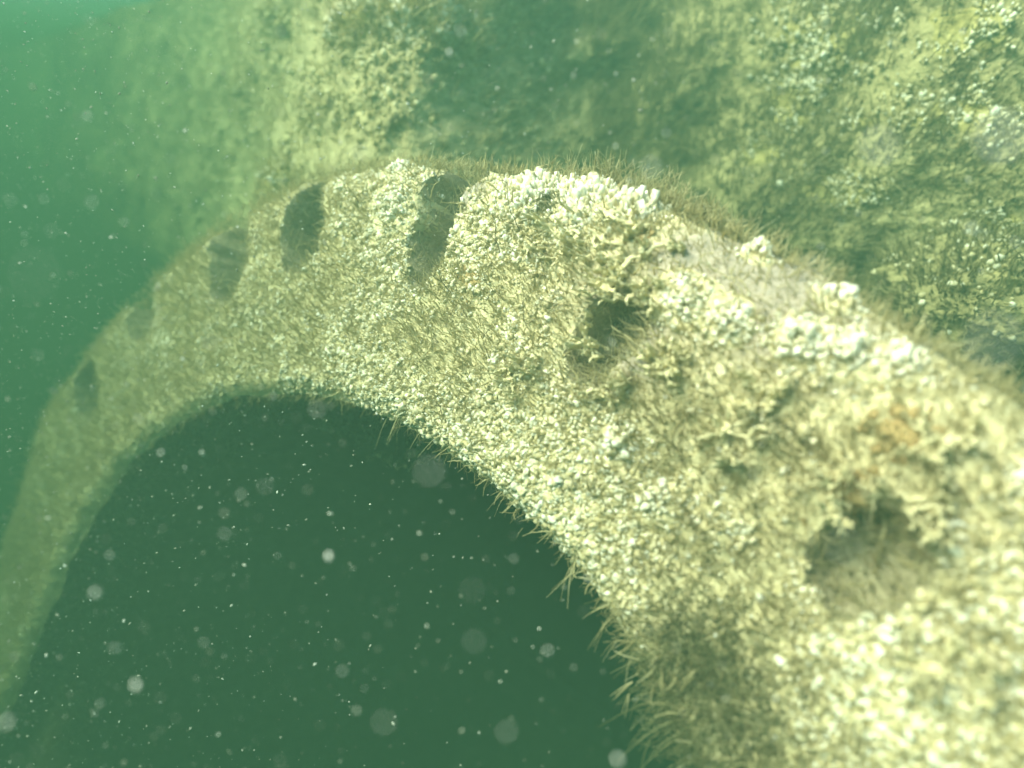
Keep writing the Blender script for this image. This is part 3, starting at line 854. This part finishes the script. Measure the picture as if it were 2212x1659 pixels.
def crust(px, py, rx, rz, n, size, label, ring=False):
    n = int(n * 3.0); size *= 0.40
    c = bank_hit(px, py)
    if ring:
        t = rng.uniform(0, 2 * math.pi, n); x = c[0] + rx * np.cos(t) + rng.normal(0, .004, n); z = c[2] + rz * np.sin(t) + rng.normal(0, .004, n)
    else:
        x = c[0] + rng.normal(0, rx, n); z = c[2] + rng.normal(0, rz, n)
        k = fbm(np.stack([x, z * 0, z], -1), 28, 2, int(px)) > -0.12; x, z = x[k], z[k]
    P, N = bank_normal(x, z); m = len(x)
    ax = norm(N + UP * .6 + rng.normal(0, .3, N.shape)); sz = size * np.exp(rng.normal(0, .35, m))
    V, F = lumps(P + ax * (sz * .8 + 0.005)[:, None], ax, np.stack([sz, sz * .9, sz * 1.3], -1), ICO2, .4)
    ga, gr = np.meshgrid(np.linspace(-1, 1, 31), np.linspace(-1, 1, 31), indexing='ij')
    kx = 1.25 if ring else 1.6
    xx, zz = c[0] + ga.ravel() * rx * kx, c[2] + gr.ravel() * rz * kx
    bv, bn = bank_normal(xx, zz); q = np.hypot(ga, gr).ravel() + .45 * fbm(bv, 25, 2, int(px))
    bv = bv + bn * (0.004 - .03 * np.clip(q - .6, 0, 1))[:, None]
    gf = grid_faces(31, 31); ok = (q < 1) & ((q > .5) if ring else True); gf = gf[ok[gf].all(1)]
    tri = np.concatenate([gf[:, [0, 1, 2]], gf[:, [0, 2, 3]]]); bv, tri = sub(bv, tri)
    V, F = join([(V, F), (bv, tri)])
    o = mesh_np("crust_patch", V - c, F, M_white, base_mat=M_boulder, base_n=len(tri)); o.location = c
    return tag(o, label, "coralline patch", "cream crust patches on the slope")


crust(1770, 90, .05, .05, 170, .0075, "cream crust patch highest on the right slope at the top edge")
crust(1735, 165, .03, .03, 110, .007, "small cream crust patch just under the highest one on the slope")
crust(1700, 235, .025, .035, 90, .006, "thin ragged cream patch midway down the left flank of the slope")
crust(1795, 410, .038, .020, 150, .006, "cream crust patch with a straight hanging left edge behind the flange")
crust(2090, 250, .05, .025, 190, .0065, "broad bright crust patch at the right edge of the slope")
crust(2080, 70, .04, .03, 110, .007, "yellowish crust patch in the top right corner")
crust(2065, 505, .022, .014, 60, .005, "pale ring shaped crust on the slope near the right edge", True)
crust(1850, 265, .02, .01, 50, .0055, "tiny cream patch in the middle of the right slope")
crust(2170, 480, .02, .012, 50, .005, "small crust patch right of the pale ring shaped crust")
crust(1640, 330, .03, .02, 60, .005, "faint small crust flecks on the slope above the rim filaments")


def boulder(c, rad, label, seed, hairn=4000, whiten=160, rock=None, hair=None):
    c = np.array(c, float); Vb, Fb = ico(6)
    d = 1 + 0.34 * fbm(Vb + seed, 1.3, 3, seed) + 0.13 * fbm(Vb + seed, 4.5, 3, seed + 3) + 0.05 * fbm(Vb + seed, 15, 3, seed + 5)
    V = Vb * np.asarray(rad) * d[:, None]
    root = bpy.data.objects.new("reef_boulder", None); COL.objects.link(root); root.location = c
    tag(root, label, "boulder")
    mesh_np("rock", V, Fb, rock or M_boulder, root)
    i = rng.integers(0, len(V), hairn); N = norm(Vb[i] / np.asarray(rad)); L = rng.uniform(.008, .024, hairn)
    h = mesh_np("algae_cover", *hairs(V[i] + rng.normal(0, .006, (hairn, 3)), norm(N + UP * .5 + rng.normal(0, .4, N.shape)), L, rng.uniform(.0012, .003, hairn), rng.normal(0, .4, (hairn, 3)) * L[:, None], 4, 3), hair or M_turf, root)
    h["kind"] = "stuff"
    m = fbm(Vb + seed, 6, 3, seed + 8) + 0.5 * Vb[:, 2] > 0.25; j = rng.choice(np.nonzero(m)[0], min(whiten, int(m.sum())), replace=False)
    sz = rng.uniform(.003, .007, len(j)); Nn = norm(Vb[j])
    w = mesh_np("crust_cover", *lumps(V[j] + Nn * (sz * .5)[:, None], Nn, np.stack([sz, sz, sz * 1.3], -1), ICO1, .3), M_white, root)
    w["kind"] = "stuff"
    return root


boulder((-0.24, 1.60, 2.70), (.15, .12, .17), "hazy cream crusted boulder on the slope behind the flange at the upper left", 2, 9000, 2600)
boulder((-0.53, 1.62, 2.38), (.12, .12, .11), "small pale lump of rock peeking over the left outer rim of the flange", 9, 2500, 260)
boulder((0.87, 1.06, 2.29), (.20, .15, .10), "low shaggy boulder beyond the flange at the right edge", 14, 6000, 260, M_slope, M_slopehair)

# ------------------------------------------------------------------ drifting particles
PART = [  # x, y, distance, radius (m): soft discs and bright specks seen in the water
    (2160, 298, .17, .0022), (1900, 316, .20, .0017), (1407, 362, .27, .0014), (995, 70, .42, .0019), (778, 330, .33, .0012), (75, 592, .17, .0010), (711, 1200, .42, .0019), (207, 1281, .42, .0019), (485, 1154, .38, .0012),
    (348, 978, .5, .0014), (572, 1052, .33, .0010), (1110, 1207, 0.41, 0.0009), (1020, 1276, .24, .0011), (1184, 1405, 0.38, 0.0010), (440, 1388, 0.45, 0.0010), (294, 1480, .42, .0015), (930, 1018, .20, .0012), (685, 884, .3, .0010),
    (1325, 742, .45, .0014), (1165, 1358, .6, .0013), (520, 1068, .4, .0011), (1025, 1385, .26, .0010), (1335, 1640, .36, .0014), 
    (1095, 1580, .28, .0011), (15, 1560, .40, .0015), (95, 430, .5, .0013), (270, 480, .5, .0013), (190, 250, .5, .0013), (455, 740, .35, .001), (2150, 740, .15, .0013), (1750, 600, .17, .001), (1520, 870, .2, .0008), 
    (600, 1200, .5, .0012), (250, 1400, .45, .0012), (740, 1450, .4, .001), (1050, 790, .3, .0008), (1820, 1180, .2, .0009), (1245, 90, .6, .0012), (1410, 85, .6, .0012), (1330, 160, .6, .0011), (830, 1560, .26, .0010)]
Vb, Fb = ICO2
for i, (px, py, dist, rad) in enumerate(PART):
    d = norm(ray(np.array([px * 1.0]), np.array([py * 1.0])))[0]
    c = CAM + d * dist
    V = Vb * (1 + .45 * vnoise(Vb + i, 1.8, i))[:, None] * rad * .85 * np.array([rng.uniform(.5, 1.1), rng.uniform(.6, 1.1), rng.uniform(.7, 1.9)])
    V = V @ frames(rng.normal(size=(1, 3)))[0].T
    o = mesh_np("drifting_speck", V, Fb, M_speck); o.location = c
    tag(o, "pale drifting speck of sediment floating in the water in front of the flange", "particle", "pale specks drifting in the water")
n = 120000
P = np.stack([rng.uniform(-1.9, 1.0, n), rng.uniform(0.12, 2.0, n), rng.uniform(1.2, 3.2, n)], -1)
th, rr = polar(P); hgt = (P - C0) @ NF
P = P[(hgt > 0.02) & (np.linalg.norm(P - CAM, axis=1) > .40)]; n = len(P)
sz = np.exp(rng.normal(math.log(.00048), .50, n)); sz = np.clip(sz, .0002, .0013)
ms = mesh_np("marine_snow", *lumps(P, rng.normal(size=(n, 3)), np.stack([sz, sz, sz * rng.uniform(.8, 2.2, n)], -1), ICO1, .2), M_speck)
tag(ms, "fine pale specks of marine snow filling the green water", "marine snow", kind="stuff")

# ------------------------------------------------------------------ the green water itself
bm = bmesh.new(); bmesh.ops.create_cube(bm, size=1.0)
me = bpy.data.meshes.new("haze"); bm.to_mesh(me); bm.free()
hz = bpy.data.objects.new("haze", me); COL.objects.link(hz)
hz.scale = (60, 40, 4.62); hz.location = (0, 12, 1.01)          # z from -1.3 to 3.32
m = bpy.data.materials.new("green_water"); m.use_nodes = True
nt = m.node_tree; nt.nodes.remove(nt.nodes["Principled BSDF"])
pv = nt.nodes.new("ShaderNodeVolumePrincipled")
pv.inputs["Density"].default_value = 1.0
pv.inputs["Density Attribute"].default_value = ""
pv.inputs["Temperature Attribute"].default_value = ""
pv.inputs["Color"].default_value = (0.048, 0.109, 0.072, 1)
pv.inputs["Absorption Color"].default_value = (0.105, 0.235, 0.125, 1)
pv.inputs["Anisotropy"].default_value = 0.0
nt.links.new(pv.outputs[0], nt.nodes["Material Output"].inputs["Volume"])
me.materials.append(m)
tag(hz, kind="stuff")
